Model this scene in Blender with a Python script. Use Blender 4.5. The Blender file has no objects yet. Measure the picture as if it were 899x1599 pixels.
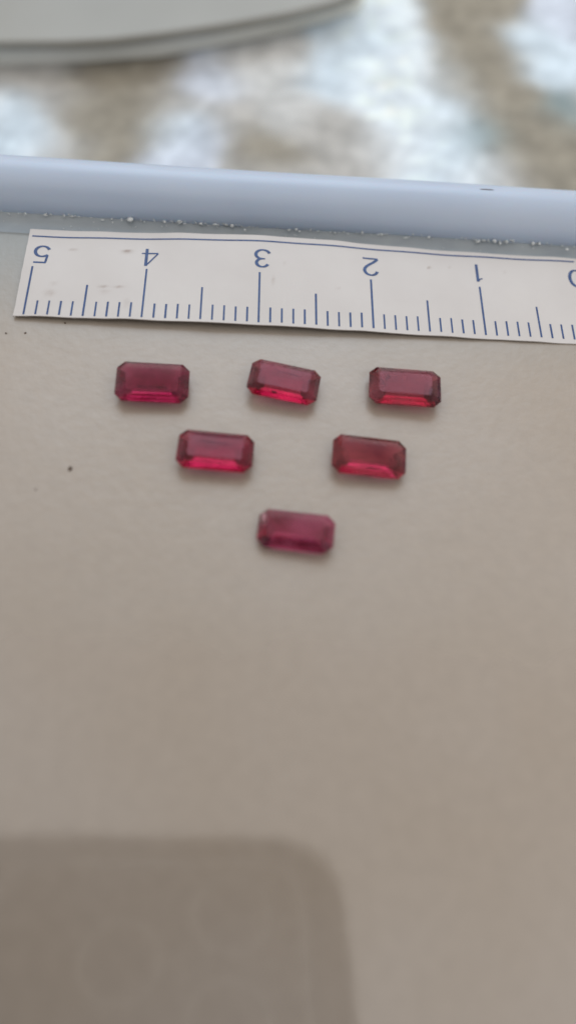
import bpy, bmesh, math, random
from mathutils import Vector, Matrix, noise
random.seed(4)
MM = 0.001
sc = bpy.context.scene
C = sc.collection

# ------------------------------------------------------------ camera, light, exposure
CAM_R = Vector((0.990378, 0.123963, 0.061524))     # camera right, up, back axes in the world
CAM_U = Vector((-0.138391, 0.887127, 0.440289))
CAM_B = Vector((0.0, -0.444567, 0.895746))
CAM_H = 56.563
cam_d = bpy.data.cameras.new('camera'); cam = bpy.data.objects.new('camera', cam_d); C.objects.link(cam)
m = Matrix((CAM_R, CAM_U, CAM_B)).transposed().to_4x4()
m.translation = Vector((0, 0, CAM_H * MM))
cam.matrix_world = m
cam_d.sensor_fit = 'VERTICAL'; cam_d.sensor_height = 24.0; cam_d.sensor_width = 24.0
cam_d.lens = 24.0 * 1272.86 / 1599.0
cam_d.clip_start = 0.002; cam_d.clip_end = 20
cam_d.dof.use_dof = True
cam_d.dof.focus_distance = 71.5 * MM
cam_d.dof.aperture_fstop = cam_d.lens / 2.9
sc.camera = cam

w = bpy.data.worlds.new('World'); sc.world = w; w.use_nodes = True
bg = w.node_tree.nodes['Background']
bg.inputs[0].default_value = (1.0, 0.935, 0.865, 1); bg.inputs[1].default_value = 1.0

def area(name, loc, target, sx, sy, power, col):
    d = bpy.data.lights.new(name, 'AREA'); d.shape = 'RECTANGLE'; d.size = sx; d.size_y = sy
    d.energy = power; d.color = col
    o = bpy.data.objects.new(name, d); C.objects.link(o)
    o.location = loc
    o.rotation_euler = (Vector(target) - Vector(loc)).to_track_quat('-Z', 'Y').to_euler()
    return o
# the window beyond the tray, a little to the left
area('window_light', (-0.15, 1.18, 0.98), (0, 0.05, 0), 1.0, 0.9, 7.0, (0.66, 0.83, 1.0))

sc.view_settings.view_transform = 'Standard'; sc.view_settings.look = 'None'
sc.view_settings.exposure = 0.0; sc.view_settings.gamma = 1.0
cy = sc.cycles if hasattr(sc, 'cycles') else None
if cy:
    cy.use_denoising = True
    cy.max_bounces = 20; cy.transmission_bounces = 16; cy.glossy_bounces = 8; cy.diffuse_bounces = 6
    cy.caustics_refractive = True; cy.caustics_reflective = True
    cy.sample_clamp_indirect = 6.0

# ------------------------------------------------------------ helpers
def mat(name):
    mt = bpy.data.materials.new(name); mt.use_nodes = True
    nt = mt.node_tree
    return mt, nt, nt.nodes['Principled BSDF']

def node(nt, typ, **kw):
    n = nt.nodes.new(typ)
    for k, v in kw.items():
        if k in n.inputs: n.inputs[k].default_value = v
        else: setattr(n, k, v)
    return n

def objcoord(nt, scale=(1, 1, 1)):
    tc = nt.nodes.new('ShaderNodeTexCoord'); mp = nt.nodes.new('ShaderNodeMapping')
    mp.inputs['Scale'].default_value = scale
    nt.links.new(tc.outputs['Object'], mp.inputs[0])
    return mp.outputs[0]

def noise_col(nt, vec, scale, c0, c1, lo=0.35, hi=0.65, detail=4):
    n = node(nt, 'ShaderNodeTexNoise'); n.inputs['Scale'].default_value = scale; n.inputs['Detail'].default_value = detail
    nt.links.new(vec, n.inputs['Vector'])
    r = nt.nodes.new('ShaderNodeValToRGB')
    r.color_ramp.elements[0].position = lo; r.color_ramp.elements[1].position = hi
    r.color_ramp.elements[0].color = (*c0, 1); r.color_ramp.elements[1].color = (*c1, 1)
    nt.links.new(n.outputs['Fac'], r.inputs[0])
    return r.outputs[0]

def bump(nt, b, vec, layers):
    """layers: (scale, height in mm)"""
    prev = None
    for s, h in layers:
        n = node(nt, 'ShaderNodeTexNoise'); n.inputs['Scale'].default_value = s; n.inputs['Detail'].default_value = 3
        nt.links.new(vec, n.inputs['Vector'])
        bp = nt.nodes.new('ShaderNodeBump'); bp.inputs['Distance'].default_value = h * MM; bp.inputs['Strength'].default_value = 1
        nt.links.new(n.outputs['Fac'], bp.inputs['Height'])
        if prev: nt.links.new(prev, bp.inputs['Normal'])
        prev = bp.outputs[0]
    nt.links.new(prev, b.inputs['Normal'])

def link_mesh(name, verts, faces, mt, parent=None, smooth=False, scale=MM):
    me = bpy.data.meshes.new(name)
    me.from_pydata([tuple(c * scale for c in v) for v in verts], [], faces)
    me.update()
    if smooth:
        for p in me.polygons: p.use_smooth = True
    o = bpy.data.objects.new(name, me); C.objects.link(o)
    if mt: me.materials.append(mt)
    if parent: o.parent = parent
    return o

def empty(name, label, cat, loc=(0, 0, 0), rz=0.0, group=None):
    o = bpy.data.objects.new(name, None); C.objects.link(o)
    o.empty_display_size = 0.005
    o.location = Vector(loc) * MM; o.rotation_euler = (0, 0, rz)
    o['label'] = label; o['category'] = cat
    if group: o['group'] = group
    return o

def roundrect(hx, hy, r, n=8):
    pts = []
    for cx, cy_, a0 in ((hx - r, hy - r, 0), (-hx + r, hy - r, 90), (-hx + r, -hy + r, 180), (hx - r, -hy + r, 270)):
        for k in range(n + 1):
            a = math.radians(a0 + 90.0 * k / n)
            pts.append((cx + r * math.cos(a), cy_ + r * math.sin(a), math.cos(a), math.sin(a)))
    return pts

# ------------------------------------------------------------ materials
M_floor, nt, b = mat('tray_plastic')
v = objcoord(nt)
col = noise_col(nt, v, 34, (0.310, 0.258, 0.210), (0.336, 0.290, 0.252), 0.36, 0.64, 6)
fine = noise_col(nt, v, 900, (0.955, 0.955, 0.955), (1.03, 1.03, 1.03), 0.3, 0.7, 5)
mxf = nt.nodes.new('ShaderNodeMix'); mxf.data_type = 'RGBA'; mxf.blend_type = 'MULTIPLY'; mxf.inputs['Factor'].default_value = 1.0
nt.links.new(col, mxf.inputs['A']); nt.links.new(fine, mxf.inputs['B'])
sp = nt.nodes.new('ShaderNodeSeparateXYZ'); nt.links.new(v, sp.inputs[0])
tn = nt.nodes.new('ShaderNodeMapRange'); tn.interpolation_type = 'SMOOTHSTEP'   # cool, darker cast of the light towards the rim, painted into the plastic's colour
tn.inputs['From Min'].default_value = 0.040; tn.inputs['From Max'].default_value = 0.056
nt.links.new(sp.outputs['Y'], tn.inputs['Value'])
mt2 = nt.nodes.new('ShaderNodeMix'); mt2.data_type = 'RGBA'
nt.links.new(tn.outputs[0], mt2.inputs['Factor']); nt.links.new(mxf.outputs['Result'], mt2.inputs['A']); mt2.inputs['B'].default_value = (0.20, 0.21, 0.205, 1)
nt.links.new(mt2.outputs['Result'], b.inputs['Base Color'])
b.inputs['IOR'].default_value = 1.9
# polished towards the near side, scuffed matt where the ruler and stones lie
sx = nt.nodes.new('ShaderNodeSeparateXYZ'); nt.links.new(v, sx.inputs[0])
rn = node(nt, 'ShaderNodeTexNoise'); rn.inputs['Scale'].default_value = 110; nt.links.new(v, rn.inputs['Vector'])
ra = nt.nodes.new('ShaderNodeMath'); ra.operation = 'MULTIPLY_ADD'; ra.inputs[1].default_value = 0.008
nt.links.new(rn.outputs['Fac'], ra.inputs[0]); nt.links.new(sx.outputs['Y'], ra.inputs[2])
rm = nt.nodes.new('ShaderNodeMapRange'); rm.interpolation_type = 'SMOOTHSTEP'
rm.inputs['From Min'].default_value = 0.013; rm.inputs['From Max'].default_value = 0.027
rm.inputs['To Min'].default_value = 0.07; rm.inputs['To Max'].default_value = 0.40
nt.links.new(ra.outputs[0], rm.inputs['Value']); nt.links.new(rm.outputs[0], b.inputs['Roughness'])
bump(nt, b, v, [(1500, 0.022), (260, 0.045), (70, 0.07), (4000, 0.004)])
bs = nt.nodes.new('ShaderNodeMapRange'); bs.interpolation_type = 'SMOOTHSTEP'
bs.inputs['From Min'].default_value = 0.010; bs.inputs['From Max'].default_value = 0.030
bs.inputs['To Min'].default_value = 0.12; bs.inputs['To Max'].default_value = 1.25
nt.links.new(ra.outputs[0], bs.inputs['Value'])
for nd in nt.nodes:
    if nd.bl_idname == 'ShaderNodeBump': nt.links.new(bs.outputs[0], nd.inputs['Strength'])

M_chan, nt, b = mat('tray_groove_plastic')
v = objcoord(nt)
col = noise_col(nt, v, 300, (0.265, 0.305, 0.345), (0.31, 0.35, 0.385))
nt.links.new(col, b.inputs['Base Color'])
b.inputs['Roughness'].default_value = 0.35; b.inputs['IOR'].default_value = 1.5
bump(nt, b, v, [(900, 0.05), (200, 0.1)])

M_rim, nt, b = mat('pale_blue_rim_plastic')
v = objcoord(nt)
col = noise_col(nt, v, 60, (0.385, 0.47, 0.62), (0.43, 0.515, 0.655), 0.3, 0.7, 3)
nt.links.new(col, b.inputs['Base Color'])
b.inputs['Roughness'].default_value = 0.32; b.inputs['IOR'].default_value = 1.5
b.inputs['Subsurface Weight'].default_value = 0.15; b.inputs['Subsurface Scale'].default_value = 0.001
bump(nt, b, v, [(150, 0.04), (1500, 0.004)])

M_bead, nt, b = mat('cloudy_glue')
b.inputs['Base Color'].default_value = (0.74, 0.79, 0.82, 1); b.inputs['Roughness'].default_value = 0.06
b.inputs['Transmission Weight'].default_value = 0.15

M_dirt, nt, b = mat('brown_dirt')
b.inputs['Base Color'].default_value = (0.07, 0.045, 0.03, 1); b.inputs['Roughness'].default_value = 0.9

M_paper, nt, b = mat('ruler_paper')
v = objcoord(nt)
n1 = noise_col(nt, v, 120, (0.525, 0.505, 0.505), (0.575, 0.56, 0.56), 0.3, 0.7, 4)
at = nt.nodes.new('ShaderNodeAttribute'); at.attribute_name = 'stain'
mx = nt.nodes.new('ShaderNodeMix'); mx.data_type = 'RGBA'
nt.links.new(at.outputs['Fac'], mx.inputs['Factor']); nt.links.new(n1, mx.inputs['A'])
mx.inputs['B'].default_value = (0.22, 0.14, 0.10, 1)
nt.links.new(mx.outputs['Result'], b.inputs['Base Color'])
b.inputs['Roughness'].default_value = 0.42; b.inputs['IOR'].default_value = 1.45
bump(nt, b, v, [(2500, 0.006), (250, 0.03)])

M_ink, nt, b = mat('blue_ink')
v = objcoord(nt)
col = noise_col(nt, v, 3000, (0.008, 0.034, 0.14), (0.02, 0.07, 0.22), 0.3, 0.7, 3)
nt.links.new(col, b.inputs['Base Color']); b.inputs['Roughness'].default_value = 0.45

M_cloth, nt, b = mat('printed_cloth')
v = objcoord(nt)
at = nt.nodes.new('ShaderNodeAttribute'); at.attribute_name = 'print'
fine = noise_col(nt, v, 260, (0.72, 0.725, 0.73), (1.16, 1.16, 1.16), 0.3, 0.7, 5)
mx = nt.nodes.new('ShaderNodeMix'); mx.data_type = 'RGBA'; mx.blend_type = 'MULTIPLY'
mx.inputs['Factor'].default_value = 0.75
nt.links.new(at.outputs['Color'], mx.inputs['A']); nt.links.new(fine, mx.inputs['B'])
nt.links.new(mx.outputs['Result'], b.inputs['Base Color'])
b.inputs['Roughness'].default_value = 0.9; b.inputs['Specular IOR Level'].default_value = 0.2
bump(nt, b, v, [(1800, 0.12), (120, 0.8)])

M_table, nt, b = mat('table_wood')
v = objcoord(nt, (1, 12, 1))
col = noise_col(nt, v, 12, (0.16, 0.11, 0.07), (0.27, 0.19, 0.12)); nt.links.new(col, b.inputs['Base Color'])
b.inputs['Roughness'].default_value = 0.5

M_case, nt, b = mat('pale_grey_plastic')
v = objcoord(nt)
col = noise_col(nt, v, 45, (0.21, 0.205, 0.18), (0.25, 0.245, 0.22), 0.35, 0.65, 2); nt.links.new(col, b.inputs['Base Color'])
b.inputs['Roughness'].default_value = 0.3
bump(nt, b, v, [(60, 0.3)])
M_case2, nt, b = mat('grey_plastic_edge')
v = objcoord(nt)
col = noise_col(nt, v, 60, (0.60, 0.60, 0.55), (0.68, 0.68, 0.63)); nt.links.new(col, b.inputs['Base Color'])
b.inputs['Roughness'].default_value = 0.5

def simple(name, c, rough, metal=0.0, ior=1.5):
    mt, nt, b = mat(name)
    v = objcoord(nt)
    col = noise_col(nt, v, 200, tuple(x * 0.9 for x in c), tuple(x * 1.1 for x in c)); nt.links.new(col, b.inputs['Base Color'])
    b.inputs['Roughness'].default_value = rough; b.inputs['Metallic'].default_value = metal; b.inputs['IOR'].default_value = ior
    return mt
M_phone = simple('phone_back', (0.035, 0.033, 0.028), 0.35)
M_island = simple('phone_camera_plate', (0.05, 0.048, 0.042), 0.25)
M_metal = simple('phone_metal', (0.6, 0.6, 0.57), 0.5, 0.8)
M_glass = simple('phone_lens_glass', (0.012, 0.012, 0.014), 0.05)
M_flash = simple('phone_flash', (0.8, 0.78, 0.7), 0.3)

# ------------------------------------------------------------ table and cloth
o = link_mesh('table', [(-450, -350, -15.9), (450, -350, -15.9), (450, 600, -15.9), (-450, 600, -15.9),
                        (-450, -350, -45), (450, -350, -45), (450, 600, -45), (-450, 600, -45)],
              [(0, 1, 2, 3), (7, 6, 5, 4), (0, 4, 5, 1), (1, 5, 6, 2), (2, 6, 7, 3), (3, 7, 4, 0)], M_table)
o['kind'] = 'structure'

WH = (0.76, 0.86, 0.95); WB = (0.63, 0.75, 0.86); BG = (0.30, 0.28, 0.235); GR = (0.46, 0.46, 0.45); TL = (0.26, 0.35, 0.38)
LG = (0.58, 0.60, 0.61); PW = (0.60, 0.67, 0.79)
PRINT = [(-40.8, 93.7, GR), (-46, 85, LG), (-41.2, 85.2, WB), (-38.4, 80.1, WB), (-46, 78, WB), (-36.6, 88.8, GR), (-34, 80, LG), (-30.9, 87.1, BG), (-27.7, 91.5, BG),
         (-24.5, 84.7, BG), (-29.3, 80.7, BG), (-31.5, 94, BG), (-25.5, 95.5, BG), (-22.3, 91.2, GR), (-19.7, 80.9, PW), (-19.9, 86, WB), (-17.5, 96.8, PW),
         (-17.5, 85.1, PW), (-14.3, 91.5, GR), (-11.6, 84.9, BG), (-10.5, 80, GR), (-13.4, 98.9, LG), (-9.97, 101.7, LG), (-7, 93, LG), (-6.9, 84.9, BG), (-4, 80, GR),
         (-2.1, 100.7, WB), (-2.7, 90.5, GR), (-1, 87, GR), (0.6, 82.3, GR), (1.5, 109.5, WB), (3.7, 116, WH), (3.1, 100.5, WH), (7.9, 108.3, WH), (7, 95, WH),
         (5.5, 87, LG), (9.5, 87, WH), (11, 103, WH), (12.3, 94, WH), (14.5, 90, WB), (17, 86.5, WH), (14, 98, WB), (17.2, 92.5, TL), (13.5, 82, WB), (20.6, 86.5, GR), (18.6, 98, BG),
         (14.5, 108, BG), (14.2, 103.5, BG), (13, 117, BG), (18.5, 113.4, BG), (22.1, 101.9, BG), (20.2, 109.8, BG), (26.4, 96.4, BG), (23.5, 92, BG), (25.5, 89.5, BG), (28.7, 89.7, BG), (20, 120, BG),
         (25, 115, WB), (29.5, 120, PW), (28.8, 109.5, WB), (30, 101, TL), (33, 110, WB), (33, 95, BG), (34, 103, GR)]
def print_col(x, y):
    dx = 1.7 * noise.noise(Vector((x * 0.16, y * 0.16, 3.1))); dy = 1.7 * noise.noise(Vector((x * 0.16, y * 0.16, 9.7)))
    X, Y = x + dx, y + dy
    if -60 < x < 45 and 60 < y < 135:
        sw = 0; acc = [0, 0, 0]
        for px, py, c in PRINT:
            k = math.exp(-((X - px) ** 2 + (Y - py) ** 2) / 12.0) + 1e-9
            sw += k
            for i in range(3): acc[i] += k * c[i]
        c = [a / sw for a in acc]
    else:
        t = 0.5 + 0.9 * noise.noise(Vector((x * 0.045, y * 0.045, 1.0))) + 0.4 * noise.noise(Vector((x * 0.15, y * 0.15, 5.0)))
        t = min(1, max(0, t)); c = [BG[i] * (1 - t) + WB[i] * t for i in range(3)]
    n = 1.02 + 0.14 * noise.noise(Vector((x * 0.33, y * 0.33, 0.0))) + 0.14 * noise.noise(Vector((x * 0.8, y * 0.8, 7.0)))
    return [min(0.93, c[i] * n) for i in range(3)]
def grid_axis(pts):
    out = []
    for a, b_, s in pts:
        n = max(1, round((b_ - a) / s)); out += [a + (b_ - a) * k / n for k in range(n)]
    return out + [pts[-1][1]]
gx = grid_axis([(-280, -70, 6), (-70, 60, 1.2), (60, 260, 6)]); gy = grid_axis([(-220, 55, 7), (55, 140, 1.2), (140, 400, 6)])
vs = []; fs = []
for y in gy:
    for x in gx:
        vs.append((x, y, -15.2 + 0.45 * noise.noise(Vector((x * 0.05, y * 0.05, 2.0))) + 0.12 * noise.noise(Vector((x * 0.3, y * 0.3, 4.0)))))
W_ = len(gx)
for j in range(len(gy) - 1):
    for i in range(W_ - 1):
        fs.append((j * W_ + i, j * W_ + i + 1, (j + 1) * W_ + i + 1, (j + 1) * W_ + i))
cloth = link_mesh('cloth', vs, fs, M_cloth, smooth=True)
ca = cloth.data.color_attributes.new('print', 'FLOAT_COLOR', 'POINT')
for k, p in enumerate(vs): ca.data[k].color = (*print_col(p[0], p[1]), 1)
cloth['label'] = 'mottled beige and blue-white printed cloth spread under the tray'; cloth['category'] = 'cloth'

# ------------------------------------------------------------ tray
YAW = math.radians(6.2)
tray = empty('tray', 'off-white plastic tray with a rounded pale blue rim under ruler and stones', 'tray', (0, 0, 0), YAW)
def sweep(name, prof, mt, hx=92, hy=55.8, cy0=0.0, r=22, close=False, cap=False, wob=0.0):
    """prof: (outward offset from the floor outline, z)"""
    path = []
    base = roundrect(hx, hy, r, 10)
    for k in range(len(base)):                       # subdivide the straight runs
        a = base[k]; b_ = base[(k + 1) % len(base)]
        L = math.hypot(b_[0] - a[0], b_[1] - a[1]); n = max(1, int(L / 2.0))
        for i in range(n):
            t = i / n; path.append(tuple(a[q] * (1 - t) + b_[q] * t for q in range(4)))
    vs, fs = [], []
    P = len(prof)
    for (x, y, nx, ny) in path:
        for (o_, z) in prof:
            wv = wob * noise.noise(Vector((x * 0.06, y * 0.06, o_ * 0.02)))
            vs.append((x + nx * (o_ + wv), y + cy0 + ny * (o_ + wv), z))
    N = len(path)
    for k in range(N):
        for q in range(P - 1):
            fs.append((k * P + q, ((k + 1) % N) * P + q, ((k + 1) % N) * P + q + 1, k * P + q + 1))
    if cap: fs.append(tuple(k * P for k in range(N)))
    return link_mesh(name, vs, fs, mt, tray, smooth=True)
HY = 54.6 - 0.0
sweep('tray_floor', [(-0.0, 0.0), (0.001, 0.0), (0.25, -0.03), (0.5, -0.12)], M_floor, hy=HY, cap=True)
# flat cap shading
fl = bpy.data.objects['tray_floor']
for p in fl.data.polygons:
    if len(p.vertices) > 4: p.use_smooth = False
sweep('rim_groove', [(0.5, -0.12), (0.9, -0.2), (1.5, -0.22), (2.2, -0.2), (2.7, -0.08), (3.1, 0.12), (3.3, 0.25)], M_chan, hy=HY, wob=0.0)
RR = 2.75; rc = 3.0 + RR - 0.25
arc = [(rc - RR * math.cos(math.radians(a)), 0.35 + RR * math.sin(math.radians(a)) * 1.02) for a in range(-12, 181, 8)]
sweep('rim', arc + [(rc + RR + 0.05, -4), (rc + RR + 0.3, -13.6), (rc + RR + 0.1, -14.4), (rc + RR - 1.2, -14.5), (rc + RR - 1.3, -4), (rc, -1.2), (0, -1.6), (-6, -1.6)], M_rim, hy=HY, wob=0.12)
# rough cloudy glue crumbs along the joint between groove and rim
def to_tray(x, y):
    c, s = math.cos(-YAW), math.sin(-YAW)
    return x * c - y * s, x * s + y * c
def blob(bm, x, y, z, rx, ry, rz, sub=1, jitter=0.2, spin=True):
    mtx = Matrix.Translation((x, y, z)) @ Matrix.Rotation(random.random() * 6.28 if spin else 0, 4, 'Z') @ Matrix.Diagonal((rx, ry, rz, 1))
    r = bmesh.ops.create_icosphere(bm, subdivisions=sub, radius=1, matrix=mtx)
    for v_ in r['verts']:
        v_.co += Vector((random.uniform(-1, 1) * rx, random.uniform(-1, 1) * ry, random.uniform(-1, 1) * rz)) * jitter
def bm_obj(name, bm, mt, parent=None, smooth=False):
    me = bpy.data.meshes.new(name)
    bmesh.ops.scale(bm, vec=(MM, MM, MM), verts=bm.verts)
    bm.to_mesh(me); bm.free(); me.materials.append(mt)
    if smooth:
        for p in me.polygons: p.use_smooth = True
    o = bpy.data.objects.new(name, me); C.objects.link(o)
    if parent: o.parent = parent
    return o
bm = bmesh.new()
for k in range(380):
    x = random.uniform(-48, 48)
    if random.random() > 0.35 + 0.65 * (0.5 + 0.9 * noise.noise(Vector((x * 0.15, 0, 2)))): continue
    s = random.uniform(0.03, 0.09) if random.random() < 0.93 else random.uniform(0.10, 0.16)
    blob(bm, x, HY + 2.62 + random.gauss(0.0, 0.10), 0.10 + random.uniform(-0.05, 0.20), s * random.uniform(0.8, 3.0), s * 0.7, s * random.uniform(0.4, 0.9), 1, 0.35)
for k in range(60):
    x = random.uniform(-48, 48); s = random.uniform(0.03, 0.08)
    blob(bm, x, HY + random.uniform(1.0, 2.6), -0.17, s, s, s * 0.6)
o = bm_obj('glue_crumbs', bm, M_bead, tray, True); o['kind'] = 'stuff'
gl = [(-18.25, 57.0, .26), (-15.13, 57.2, .12), (-11.77, 57.3, .14), (-8.9, 57.4, .16), (15.6, 59.9, .18), (16.8, 59.8, .15), (19.3, 60.2, .18), (19.9, 60.2, .14), (22.6, 59.4, .13), (-7.55, 56.2, .11), (-3, 58.1, .13), (5, 58.8, .12), (9.4, 59.3, .14)]
for (x, y, s) in gl:
    bm = bmesh.new(); tx, ty = to_tray(x, y)
    blob(bm, 0, 0, 0, s * 1.3, s, s * 0.9)
    o = bm_obj('glue_bead', bm, M_bead, tray, True); o.location = (tx * MM, min(ty, HY + 2.55) * MM, (0.22 if ty > HY + 2.0 else -0.1) * MM)
for (x, y, s) in [(-17.28, 29.18, .16), (-25.67, 41.1, .06), (-24.1, 41.4, .07), (-21.1, 43.0, .07), (-27.5, 44.5, .05), (-19.4, 27.0, .05)]:
    bm = bmesh.new(); tx, ty = to_tray(x, y); blob(bm, 0, 0, 0, s * 1.4, s, 0.05, 2, 0.15)
    o = bm_obj('dirt_speck', bm, M_dirt, tray); o.location = (tx * MM, ty * MM, 0.03 * MM)
bm = bmesh.new(); bmesh.ops.create_icosphere(bm, subdivisions=2, radius=1, matrix=Matrix.Diagonal((0.7, 0.05, 0.03, 1)))
o = bm_obj('rim_scratch', bm, M_dirt, tray); tx, ty = to_tray(14.0, 63.4); o.location = (tx * MM, (HY + rc + 0.45) * MM, 3.13 * MM)

# ------------------------------------------------------------ grey case behind the tray
case = empty('flat_case', 'flat pale grey plastic case lying on the cloth beyond the tray, upper left', 'case', (-40, 100, -15))
def slab(name, outline, z0, z1, bev, mt, parent, off):
    bm = bmesh.new()
    vv = [bm.verts.new((x - off[0], y - off[1], z0 - off[2])) for x, y in outline]
    f = bm.faces.new(vv)
    r = bmesh.ops.extrude_face_region(bm, geom=[f])
    up = [g for g in r['geom'] if isinstance(g, bmesh.types.BMVert)]
    for v_ in up: v_.co.z = z1 - off[2]
    bmesh.ops.recalc_face_normals(bm, faces=bm.faces)
    if bev: bmesh.ops.bevel(bm, geom=[e for e in bm.edges if abs(e.verts[0].co.z - e.verts[1].co.z) < 1e-6 and e.verts[0].co.z > (z0 + z1) / 2 - off[2]], offset=bev, segments=3, affect='EDGES', profile=0.6)
    return bm_obj(name, bm, mt, parent)
top = [(-90, 84), (-62, 89.2), (-48.3, 91.8), (-43.7, 92.9), (-36.1, 94.7), (-30.8, 96.3), (-24.7, 98.8), (-17, 102.4), (-9.1, 106.6), (-3.2, 110.4), (-0.6, 112.8), (0.2, 115.5), (-1.5, 119), (-22, 170), (-26, 176), (-32, 178), (-110, 160)]
bot = [(-91, 83.5), (-62, 89.5), (-49.5, 92.6), (-44.9, 93.9), (-34.7, 96.7), (-25.2, 99.9), (-13.3, 106.3), (-5, 111.5), (-0.7, 115), (0.6, 117.5), (0, 120.5), (-21, 171), (-25, 177.5), (-31, 179.5), (-111, 161)]
slab('lid', top, -12.2, -11.0, 0.5, M_case, case, (-40, 100, -15))
slab('case_base', bot, -15.0, -12.25, 1.9, M_case2, case, (-40, 100, -15))

# ------------------------------------------------------------ paper ruler
R_YAW = 0.12198; RX, RY = -24.682, 43.457
ruler = empty('paper_ruler', 'strip of white paper ruler with blue centimetre marks, turned upside down', 'ruler', (RX, RY, 0), R_YAW)
def ruler_z(u, v):
    g = lambda a, s: math.exp(-((u - a) / s) ** 2 / 2)
    zn = 0.60 * g(17, 13.5); zf = 0.78 * g(20.5, 8.5)
    t = max(0, min(1, v / 9.3))
    return 0.10 + zn * (1 - t) + zf * t + 0.03 * math.sin(u * 0.9 + v * 0.3)
def v_near(u): return -0.56 - 0.0075 * u + 0.05 * noise.noise(Vector((u * 0.4, 0, 0)))
def v_far(u): return 9.52 - 0.0085 * u + 0.06 * noise.noise(Vector((u * 0.35, 5, 0)))
U0, U1 = -0.85, 58.0
NU, NV = 240, 40
top_v, bot_v = [], []
TH = 0.11
for j in range(NV + 1):
    for i in range(NU + 1):
        u = U0 + (U1 - U0) * i / NU; t = j / NV
        v_ = v_near(u) * (1 - t) + v_far(u) * t
        if i == 0: u += 0.05 * noise.noise(Vector((0, v_ * 0.8, 3)))
        z = ruler_z(u, v_)
        top_v.append((u, v_, z)); bot_v.append((u, v_, z - TH))
vs = top_v + bot_v; fs = []
K = (NU + 1) * (NV + 1)
idx = lambda i, j: j * (NU + 1) + i
for j in range(NV):
    for i in range(NU):
        q = (idx(i, j), idx(i + 1, j), idx(i + 1, j + 1), idx(i, j + 1))
        fs.append(q); fs.append(tuple(K + k for k in reversed(q)))
for i in range(NU):
    fs.append((idx(i, 0), K + idx(i, 0), K + idx(i + 1, 0), idx(i + 1, 0)))
    fs.append((idx(i + 1, NV), K + idx(i + 1, NV), K + idx(i, NV), idx(i, NV)))
for j in range(NV):
    fs.append((idx(0, j + 1), K + idx(0, j + 1), K + idx(0, j), idx(0, j)))
    fs.append((idx(NU, j), K + idx(NU, j), K + idx(NU, j + 1), idx(NU, j + 1)))
strip = link_mesh('paper_strip', vs, fs, M_paper, ruler)
st = strip.data.attributes.new('stain', 'FLOAT', 'POINT')
STAINS = [(8.1, 7.1, 0.42, 0.16, 0.9), (3.3, 7.2, 0.35, 0.12, 0.35), (1.9, 2.0, 0.45, 0.35, 0.28), (2.1, 3.1, 0.25, 0.15, 0.3), (6.4, 2.9, 0.35, 0.14, 0.45), (6.6, 2.3, 0.4, 0.12, 0.4),
          (7.8, 2.9, 0.4, 0.14, 0.35), (27.0, 3.8, 0.09, 0.09, 0.8), (35.5, 7.0, 0.14, 0.12, 0.75), (37.4, 7.3, 0.13, 0.1, 0.35), (34.6, 3.6, 0.08, 0.08, 0.5), (21.2, 4.2, 0.1, 0.4, 0.25), (8.6, 1.1, 0.2, 0.5, 0.2), (42.5, 7, .1, .1, .4), (22.2, 6.2, .1, .1, .4)]
for k, (u, v_, z) in enumerate(vs):
    a = 0
    for su, sv, ru, rv, amt in STAINS:
        d = ((u - su) / ru) ** 2 + ((v_ - sv) / rv) ** 2
        if d < 9: a = max(a, amt * math.exp(-d) * (1 + 0.6 * noise.noise(Vector((u * 4, v_ * 4, 0)))))
    st.data[k].value = min(1, a)

LIFT = 0.018
def on_strip(name, polys):
    """polys: lists of (u, v) quads"""
    vs, fs = [], []
    for q in polys:
        fs.append(tuple(range(len(vs), len(vs) + len(q))))
        vs += [(u, v_, ruler_z(u, v_) + LIFT) for u, v_ in q]
    return link_mesh(name, vs, fs, M_ink, ruler)
def ribbon(pts, wd, closed=False):
    quads = []
    n = len(pts)
    L, Rr = [], []
    for k in range(n):
        a = pts[max(0, k - 1)] if not closed else pts[k - 1]
        c = pts[min(n - 1, k + 1)] if not closed else pts[(k + 1) % n]
        dx, dy = c[0] - a[0], c[1] - a[1]; l = math.hypot(dx, dy) or 1
        nx, ny = -dy / l, dx / l
        w_ = wd(dx / l, dy / l) / 2 if callable(wd) else wd / 2
        L.append((pts[k][0] + nx * w_, pts[k][1] + ny * w_)); Rr.append((pts[k][0] - nx * w_, pts[k][1] - ny * w_))
    for k in range(n if closed else n - 1):
        q = (k + 1) % n
        quads.append([L[k], Rr[k], Rr[q], L[q]])
    return quads
VB = -0.43
for k in range(0, 55):
    u = float(k)
    if k % 10 == 0: top_ = 5.05; wd = 0.17
    elif k % 5 == 0: top_ = 3.05; wd = 0.17
    else: top_ = 1.15; wd = 0.16
    top_ += random.uniform(-0.04, 0.04); base = VB + random.uniform(-0.03, 0.03)
    n = 6; wd *= random.uniform(0.92, 1.1)
    on_strip('tick_mark', ribbon([(u, base + (top_ - base) * i / n) for i in range(n + 1)], wd))
on_strip('border_line', ribbon([(-0.55 + (49.35 + 0.55) * i / 120, 8.66) for i in range(121)], 0.16))

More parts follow.
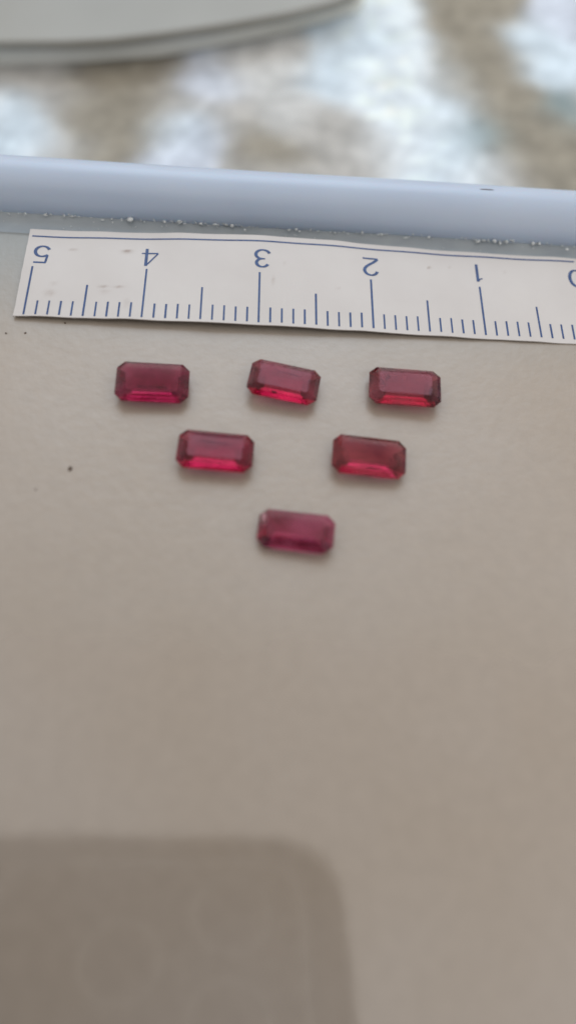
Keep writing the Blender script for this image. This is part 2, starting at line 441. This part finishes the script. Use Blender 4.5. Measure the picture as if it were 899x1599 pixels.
def bez(p0, p1, p2, p3, n=10):
    return [tuple((1 - t) ** 3 * a + 3 * (1 - t) ** 2 * t * b_ + 3 * (1 - t) * t * t * c + t ** 3 * d for a, b_, c, d in zip(p0, p1, p2, p3)) for t in [i / n for i in range(n + 1)]]
wv = lambda dx, dy: 0.17 + 0.13 * abs(dy)         # uprights heavier than horizontals
def ell(cx, cy_, rx, ry, a0, a1, n=24):
    return [(cx + rx * math.cos(math.radians(a0 + (a1 - a0) * i / n)), cy_ + ry * math.sin(math.radians(a0 + (a1 - a0) * i / n))) for i in range(n + 1)]
DIG = {  # upright digits, about 1.4 wide and 2.1 tall, centre at 0,0
    '0': [ribbon(ell(0, 0, 0.62, 0.98, 0, 345, 28), wv, True)],
    '1': [ribbon([(0.12, -1.02), (0.12, 1.04)], 0.26), ribbon([(-0.32, 0.66), (-0.10, 0.72), (0.06, 0.92)], 0.14)],
    '2': [ribbon(ell(0.0, 0.42, 0.58, 0.56, 170, -25, 16) + bez((0.50, 0.16), (0.30, -0.25), (-0.30, -0.45), (-0.64, -0.95)), wv), ribbon([(-0.68, -0.97), (0.72, -0.97)], 0.17)],
    '3': [ribbon(ell(-0.02, 0.50, 0.52, 0.47, 160, -88, 18), wv), ribbon(ell(-0.04, -0.46, 0.62, 0.52, 88, -165, 20), wv), ribbon([(-0.25, 0.04), (0.04, 0.05)], 0.15)],
    '4': [ribbon([(0.28, -1.02), (0.28, 1.02)], 0.27), ribbon([(0.26, 0.98), (-0.72, -0.42)], 0.14), ribbon([(-0.76, -0.46), (0.72, -0.46)], 0.15)],
    '5': [ribbon([(-0.48, 0.97), (0.62, 0.97)], 0.18), ribbon([(-0.42, 0.97), (-0.52, 0.06)], 0.2), ribbon([(-0.54, 0.06)] + ell(-0.02, -0.36, 0.62, 0.62, 118, -158, 22), wv)],
}
for ch, u0, v0 in (('5', 0.60, 6.48), ('4', 10.15, 6.46), ('3', 20.2, 6.62), ('2', 30.05, 6.55), ('1', 40.05, 6.68), ('0', 49.25, 6.6)):
    pl = []
    for strokes in DIG[ch]:
        for q in strokes: pl.append([(u0 - x, v0 - y) for x, y in q])      # the strip lies upside down
    on_strip('numeral', pl)

# ------------------------------------------------------------ stones
def gem_mat(name, density, vcol, tint, milky, seed, rough=0.03):
    mt, nt, b = mat(name)
    v = objcoord(nt)
    mp = v.node; mp.inputs['Location'].default_value = (seed * 0.37, seed * 0.11, 0)
    c = noise_col(nt, v, 420, tuple(t * 0.75 for t in milky), tuple(min(1, t * 1.35) for t in milky), 0.35, 0.65, 3)
    b.inputs['Base Color'].default_value = (*tint, 1)
    b.inputs['Transmission Weight'].default_value = 1.0; b.inputs['IOR'].default_value = 1.76; b.inputs['Specular Tint'].default_value = (0.55, 0.26, 0.30, 1)
    b.inputs['Roughness'].default_value = rough
    df = nt.nodes.new('ShaderNodeBsdfDiffuse'); nt.links.new(c, df.inputs['Color'])
    ms = nt.nodes.new('ShaderNodeMixShader')
    f = node(nt, 'ShaderNodeTexNoise'); f.inputs['Scale'].default_value = 480; f.inputs['Detail'].default_value = 4
    nt.links.new(v, f.inputs['Vector'])
    mr = nt.nodes.new('ShaderNodeMapRange'); mr.inputs['From Min'].default_value = 0.35; mr.inputs['From Max'].default_value = 0.7
    mr.inputs['To Min'].default_value = 0.0; mr.inputs['To Max'].default_value = 0.30
    nt.links.new(f.outputs['Fac'], mr.inputs['Value']); nt.links.new(mr.outputs[0], ms.inputs[0])
    nt.links.new(b.outputs[0], ms.inputs[1]); nt.links.new(df.outputs[0], ms.inputs[2])
    out = nt.nodes['Material Output']; nt.links.new(ms.outputs[0], out.inputs['Surface'])
    va = nt.nodes.new('ShaderNodeVolumeAbsorption'); va.inputs['Color'].default_value = (*vcol, 1); va.inputs['Density'].default_value = density
    nt.links.new(va.outputs[0], out.inputs['Volume'])
    bump(nt, b, v, [(600, 0.012)])
    return mt

def make_gem(label, x, y, L, Wd, ang, mt, tilt=(0, 0), crown=0.55, pav=0.82, tab=0.82, cut=0.62, skew=0.0):
    a, b_ = L / 2, Wd / 2
    bm = bmesh.new()
    def ring(ins, z, dx=0, dy=0):
        A, B = a - ins, b_ - ins; c = max(0.06, cut - 0.55 * ins)
        B = max(B, 0.04); A = max(A, 0.1); c = min(c, B * 0.9)
        pts = [(A, -B + c), (A, B - c), (A - c, B), (-A + c, B), (-A, B - c), (-A, -B + c), (-A + c, -B), (A - c, -B)]
        return [bm.verts.new((px + dx + random.uniform(-.015, .015), py + dy + random.uniform(-.015, .015), z)) for px, py in pts]
    g = pav
    rings = [ring(1.40, 0, skew), ring(0.95, g * 0.25, skew * .7), ring(0.45, g * 0.60, skew * .3), ring(0.02, g - 0.05), ring(0.0, g + 0.04), ring(tab * 0.45, g + crown * 0.60), ring(tab, g + crown)]
    bm.faces.new(list(reversed(rings[0]))); bm.faces.new(rings[-1])
    for r0, r1 in zip(rings, rings[1:]):
        for k in range(8):
            bm.faces.new((r0[k], r0[(k + 1) % 8], r1[(k + 1) % 8], r1[k]))
    bmesh.ops.bevel(bm, geom=list(bm.edges), offset=0.018, segments=1, affect='EDGES')
    bmesh.ops.recalc_face_normals(bm, faces=bm.faces)
    o = bm_obj('faceted_stone', bm, mt)
    e = Matrix.Rotation(math.radians(ang), 4, 'Z') @ Matrix.Rotation(math.radians(tilt[0]), 4, 'X') @ Matrix.Rotation(math.radians(tilt[1]), 4, 'Y')
    zmin = min((e @ v_.co).z for v_ in o.data.vertices)
    o.matrix_world = Matrix.Translation((x * MM, y * MM, 0.00001 - zmin)) @ e
    o['label'] = label; o['category'] = 'gemstone'; o['group'] = 'red octagonal step-cut stones set out in three rows'
    return o
def inclusion_or_facet_shade(stone, x, y, z, sx, sy, sz, mt, rz=0, tilt=0):
    bm = bmesh.new(); blob(bm, 0, 0, 0, sx, sy, sz, 2, 0.25, False)
    o = bm_obj('inclusion_or_facet_shade', bm, mt, stone, True)
    o.location = (x * MM, y * MM, z * MM); o.rotation_euler = (tilt, 0, rz)
    return o
M_incl_facet_dark = simple('dark_inclusion_facet_shade', (0.05, 0.006, 0.015), 0.6)  # for true inclusions, and for dark patches imitating the shade of end facets
M_incl_pale, nt, b = mat('pale_inclusion')
b.inputs['Base Color'].default_value = (0.8, 0.5, 0.55, 1); b.inputs['Transmission Weight'].default_value = 0.5; b.inputs['Roughness'].default_value = 0.4; b.inputs['IOR'].default_value = 1.3

G = [
 dict(label='purplish red stone at the left end of the back row, dark streak inside', x=-12.44, y=37.66, L=5.95, Wd=3.75, ang=7.0, tilt=(2.5, 1.5), m=('ruby_plum', 1150, (0.72, 0.06, 0.36), (1, .78, .84), (0.30, 0.045, 0.10), 1)),
 dict(label='tilted red stone in the middle of the back row with a bright red glint', x=-1.85, y=39.40, L=5.85, Wd=3.75, ang=-3.0, tilt=(-4, 2.0), m=('ruby_bright', 1250, (0.77, 0.06, 0.36), (1, .76, .76), (0.36, 0.06, 0.10), 2)),
 dict(label='dark red stone at the right end of the back row with pale wisps inside', x=8.22, y=40.62, L=6.0, Wd=3.75, ang=3.2, tilt=(-2, -1.5), m=('ruby_dark', 1400, (0.75, 0.08, 0.32), (1, .74, .76), (0.36, 0.09, 0.12), 3)),
 dict(label='cherry red stone at the left of the middle row with a paler far facet', x=-6.32, y=32.02, L=5.98, Wd=3.55, ang=3.6, tilt=(-3, 1), m=('ruby_cherry', 1150, (0.77, 0.06, 0.36), (1, .74, .78), (0.36, 0.03, 0.075), 4)),
 dict(label='brick red stone at the right of the middle row with a dark right end', x=5.74, y=33.50, L=5.92, Wd=3.5, ang=2.6, tilt=(1.0, 2), m=('ruby_brick', 1200, (0.76, 0.09, 0.38), (1, .76, .76), (0.38, 0.09, 0.10), 5)),
 dict(label='pinkish red stone alone in the front row, blurred and slightly paler', x=0.82, y=26.22, L=5.8, Wd=3.25, ang=0.6, tilt=(-1.5, -2), pav=0.6, m=('ruby_pink', 980, (0.79, 0.13, 0.42), (1, .80, .86), (0.50, 0.12, 0.22), 6)),
]
stones = []
for g in G:
    mt = gem_mat(*g.pop('m'))
    stones.append(make_gem(mt=mt, **g))
s1, s2, s3, s4, s5, s6 = stones
for k in range(5): inclusion_or_facet_shade(s1, -1.0 + 0.52 * k, -0.72 + random.uniform(-.05, .05), 1.15, 0.26, 0.07, 0.06, M_incl_facet_dark)
inclusion_or_facet_shade(s2, -0.6, -1.25, 0.8, 0.2, 0.08, 0.08, M_incl_facet_dark)
inclusion_or_facet_shade(s3, -1.95, 0.85, 0.95, 0.12, 0.22, 0.08, M_incl_pale, 0.5)
inclusion_or_facet_shade(s3, -1.1, 0.95, 0.95, 0.45, 0.09, 0.06, M_incl_pale, -0.3)
inclusion_or_facet_shade(s3, -0.1, 0.7, 0.9, 0.12, 0.4, 0.08, M_incl_pale, 0.1)
inclusion_or_facet_shade(s3, 1.6, 0.9, 1.0, 0.35, 0.05, 0.05, M_incl_pale, -0.5)
inclusion_or_facet_shade(s3, -2.0, -0.3, 0.95, 0.2, 0.05, 0.05, M_incl_pale, 0.2)
inclusion_or_facet_shade(s6, -2.45, 0.55, 0.9, 0.28, 0.5, 0.06, M_incl_pale, 0.2)
inclusion_or_facet_shade(s6, -2.1, -1.0, 0.6, 0.35, 0.25, 0.15, M_incl_facet_dark, 0.2)  # dark blobs at the stone ends are put in as facet shade
inclusion_or_facet_shade(s6, 2.3, -0.9, 0.6, 0.30, 0.25, 0.15, M_incl_facet_dark, -0.4)
inclusion_or_facet_shade(s5, 2.2, 0.1, 0.85, 0.30, 0.45, 0.12, M_incl_facet_dark, 0.5)
inclusion_or_facet_shade(s5, 0.1, -0.85, 0.55, 0.8, 0.05, 0.04, M_incl_facet_dark, 0.05)
inclusion_or_facet_shade(s4, -0.2, 0.55, 1.0, 1.5, 0.06, 0.05, M_incl_facet_dark, -0.03)
inclusion_or_facet_shade(s4, -2.4, -0.2, 0.5, 0.22, 0.9, 0.12, M_incl_facet_dark, 0.1)
inclusion_or_facet_shade(s2, 0.2, 0.62, 1.1, 1.1, 0.05, 0.05, M_incl_facet_dark, -0.06)
inclusion_or_facet_shade(s2, -2.45, -0.1, 0.5, 0.25, 0.8, 0.12, M_incl_facet_dark, 0.05)
inclusion_or_facet_shade(s2, 2.55, 0.1, 0.6, 0.15, 0.8, 0.12, M_incl_facet_dark, 0.05)
inclusion_or_facet_shade(s3, 2.3, -0.6, 0.6, 0.35, 0.7, 0.12, M_incl_facet_dark, 0.15)
inclusion_or_facet_shade(s3, -2.2, -0.9, 0.6, 0.45, 0.35, 0.12, M_incl_facet_dark, 0.1)
inclusion_or_facet_shade(s3, -1.5, 0.55, 1.0, 0.3, 0.16, 0.08, M_incl_facet_dark, 0.8)
inclusion_or_facet_shade(s1, -2.4, -0.6, 0.5, 0.3, 0.6, 0.12, M_incl_facet_dark, 0.1)

# ------------------------------------------------------------ the phone that takes the picture (seen as a reflection in the tray)
ph = bpy.data.objects.new('smartphone', None); C.objects.link(ph)
ph.matrix_world = m
ph['label'] = 'dark smartphone with round rear lenses, held above the tray and mirrored faintly in it'; ph['category'] = 'phone'
def plate(name, x0, x1, y0, y1, r, z0, z1, bev, mt):
    bm = bmesh.new()
    pts = roundrect((x1 - x0) / 2, (y1 - y0) / 2, r, 8)
    vv = [bm.verts.new((p[0] + (x0 + x1) / 2, p[1] + (y0 + y1) / 2, z0)) for p in pts]
    f = bm.faces.new(vv)
    rr = bmesh.ops.extrude_face_region(bm, geom=[f])
    for g_ in rr['geom']:
        if isinstance(g_, bmesh.types.BMVert): g_.co.z = z1
    bmesh.ops.remove_doubles(bm, verts=bm.verts, dist=1e-4)
    bmesh.ops.recalc_face_normals(bm, faces=bm.faces)
    bmesh.ops.bevel(bm, geom=[e for e in bm.edges if abs(e.verts[0].co.z - e.verts[1].co.z) < 1e-6], offset=bev, segments=3, affect='EDGES')
    return bm_obj(name, bm, mt, ph)
plate('phone_body', -60, 15, -118, 12, 9, 2.0, 10.0, 1.2, M_phone)
plate('camera_plate', -29, 8.6, -36, 6.8, 5, 1.3, 2.1, 0.3, M_island)
def frame(name, x0, x1, y0, y1, r, wd, z0, z1, mt):
    vs, fs = [], []
    pts = roundrect((x1 - x0) / 2, (y1 - y0) / 2, r, 8); n = len(pts)
    prof = [(0, z1), (0, z0 + .1), (-.12, z0), (-wd + .12, z0), (-wd, z0 + .1), (-wd, z1)]
    for p in pts:
        for o_, z in prof: vs.append((p[0] + p[2] * o_ + (x0 + x1) / 2, p[1] + p[3] * o_ + (y0 + y1) / 2, z))
    P = len(prof)
    for k in range(n):
        for q in range(P): fs.append((k * P + q, ((k + 1) % n) * P + q, ((k + 1) % n) * P + (q + 1) % P, k * P + (q + 1) % P))
    return link_mesh(name, vs, fs, mt, ph)
M_trim = simple('phone_trim', (0.85, 0.85, 0.82), 0.5, 0.6)
frame('camera_plate_trim', -29.5, 9.2, -36.5, 7.2, 5.3, 0.55, 1.0, 2.1, M_trim)
def ringmesh(cx, cy_, r0, r1, z0, z1, name, mt):
    vs, fs = [], []; n = 48
    prof = [(r0, z1), (r0, z0 + .15), (r0 + .15, z0), (r1 - .35, z0), (r1, z0 + .4), (r1, z1)]
    for k in range(n):
        a = 2 * math.pi * k / n
        for r, z in prof: vs.append((cx + r * math.cos(a), cy_ + r * math.sin(a), z))
    P = len(prof)
    for k in range(n):
        for q in range(P): fs.append((k * P + q, ((k + 1) % n) * P + q, ((k + 1) % n) * P + (q + 1) % P, k * P + (q + 1) % P))
    return link_mesh(name, vs, fs, mt, ph, True)
def disc(cx, cy_, r, z, name, mt):
    n = 32; vs = [(cx + r * math.cos(6.2832 * k / n), cy_ + r * math.sin(6.2832 * k / n), z) for k in range(n)]
    return link_mesh(name, vs, [tuple(reversed(range(n)))], mt, ph)
for cx, cy_ in ((0, 0), (-0.2, -12.4), (-0.2, -24.8), (-13.2, -5.6), (-13.2, -18.5)):
    ringmesh(cx, cy_, 4.3, 5.1, 0.35, 1.5, 'lens_ring', M_metal)
    disc(cx, cy_, 4.35, 0.9, 'lens_glass', M_glass)
disc(-18.3, 7.6, 0.9, 1.95, 'flash', M_flash)
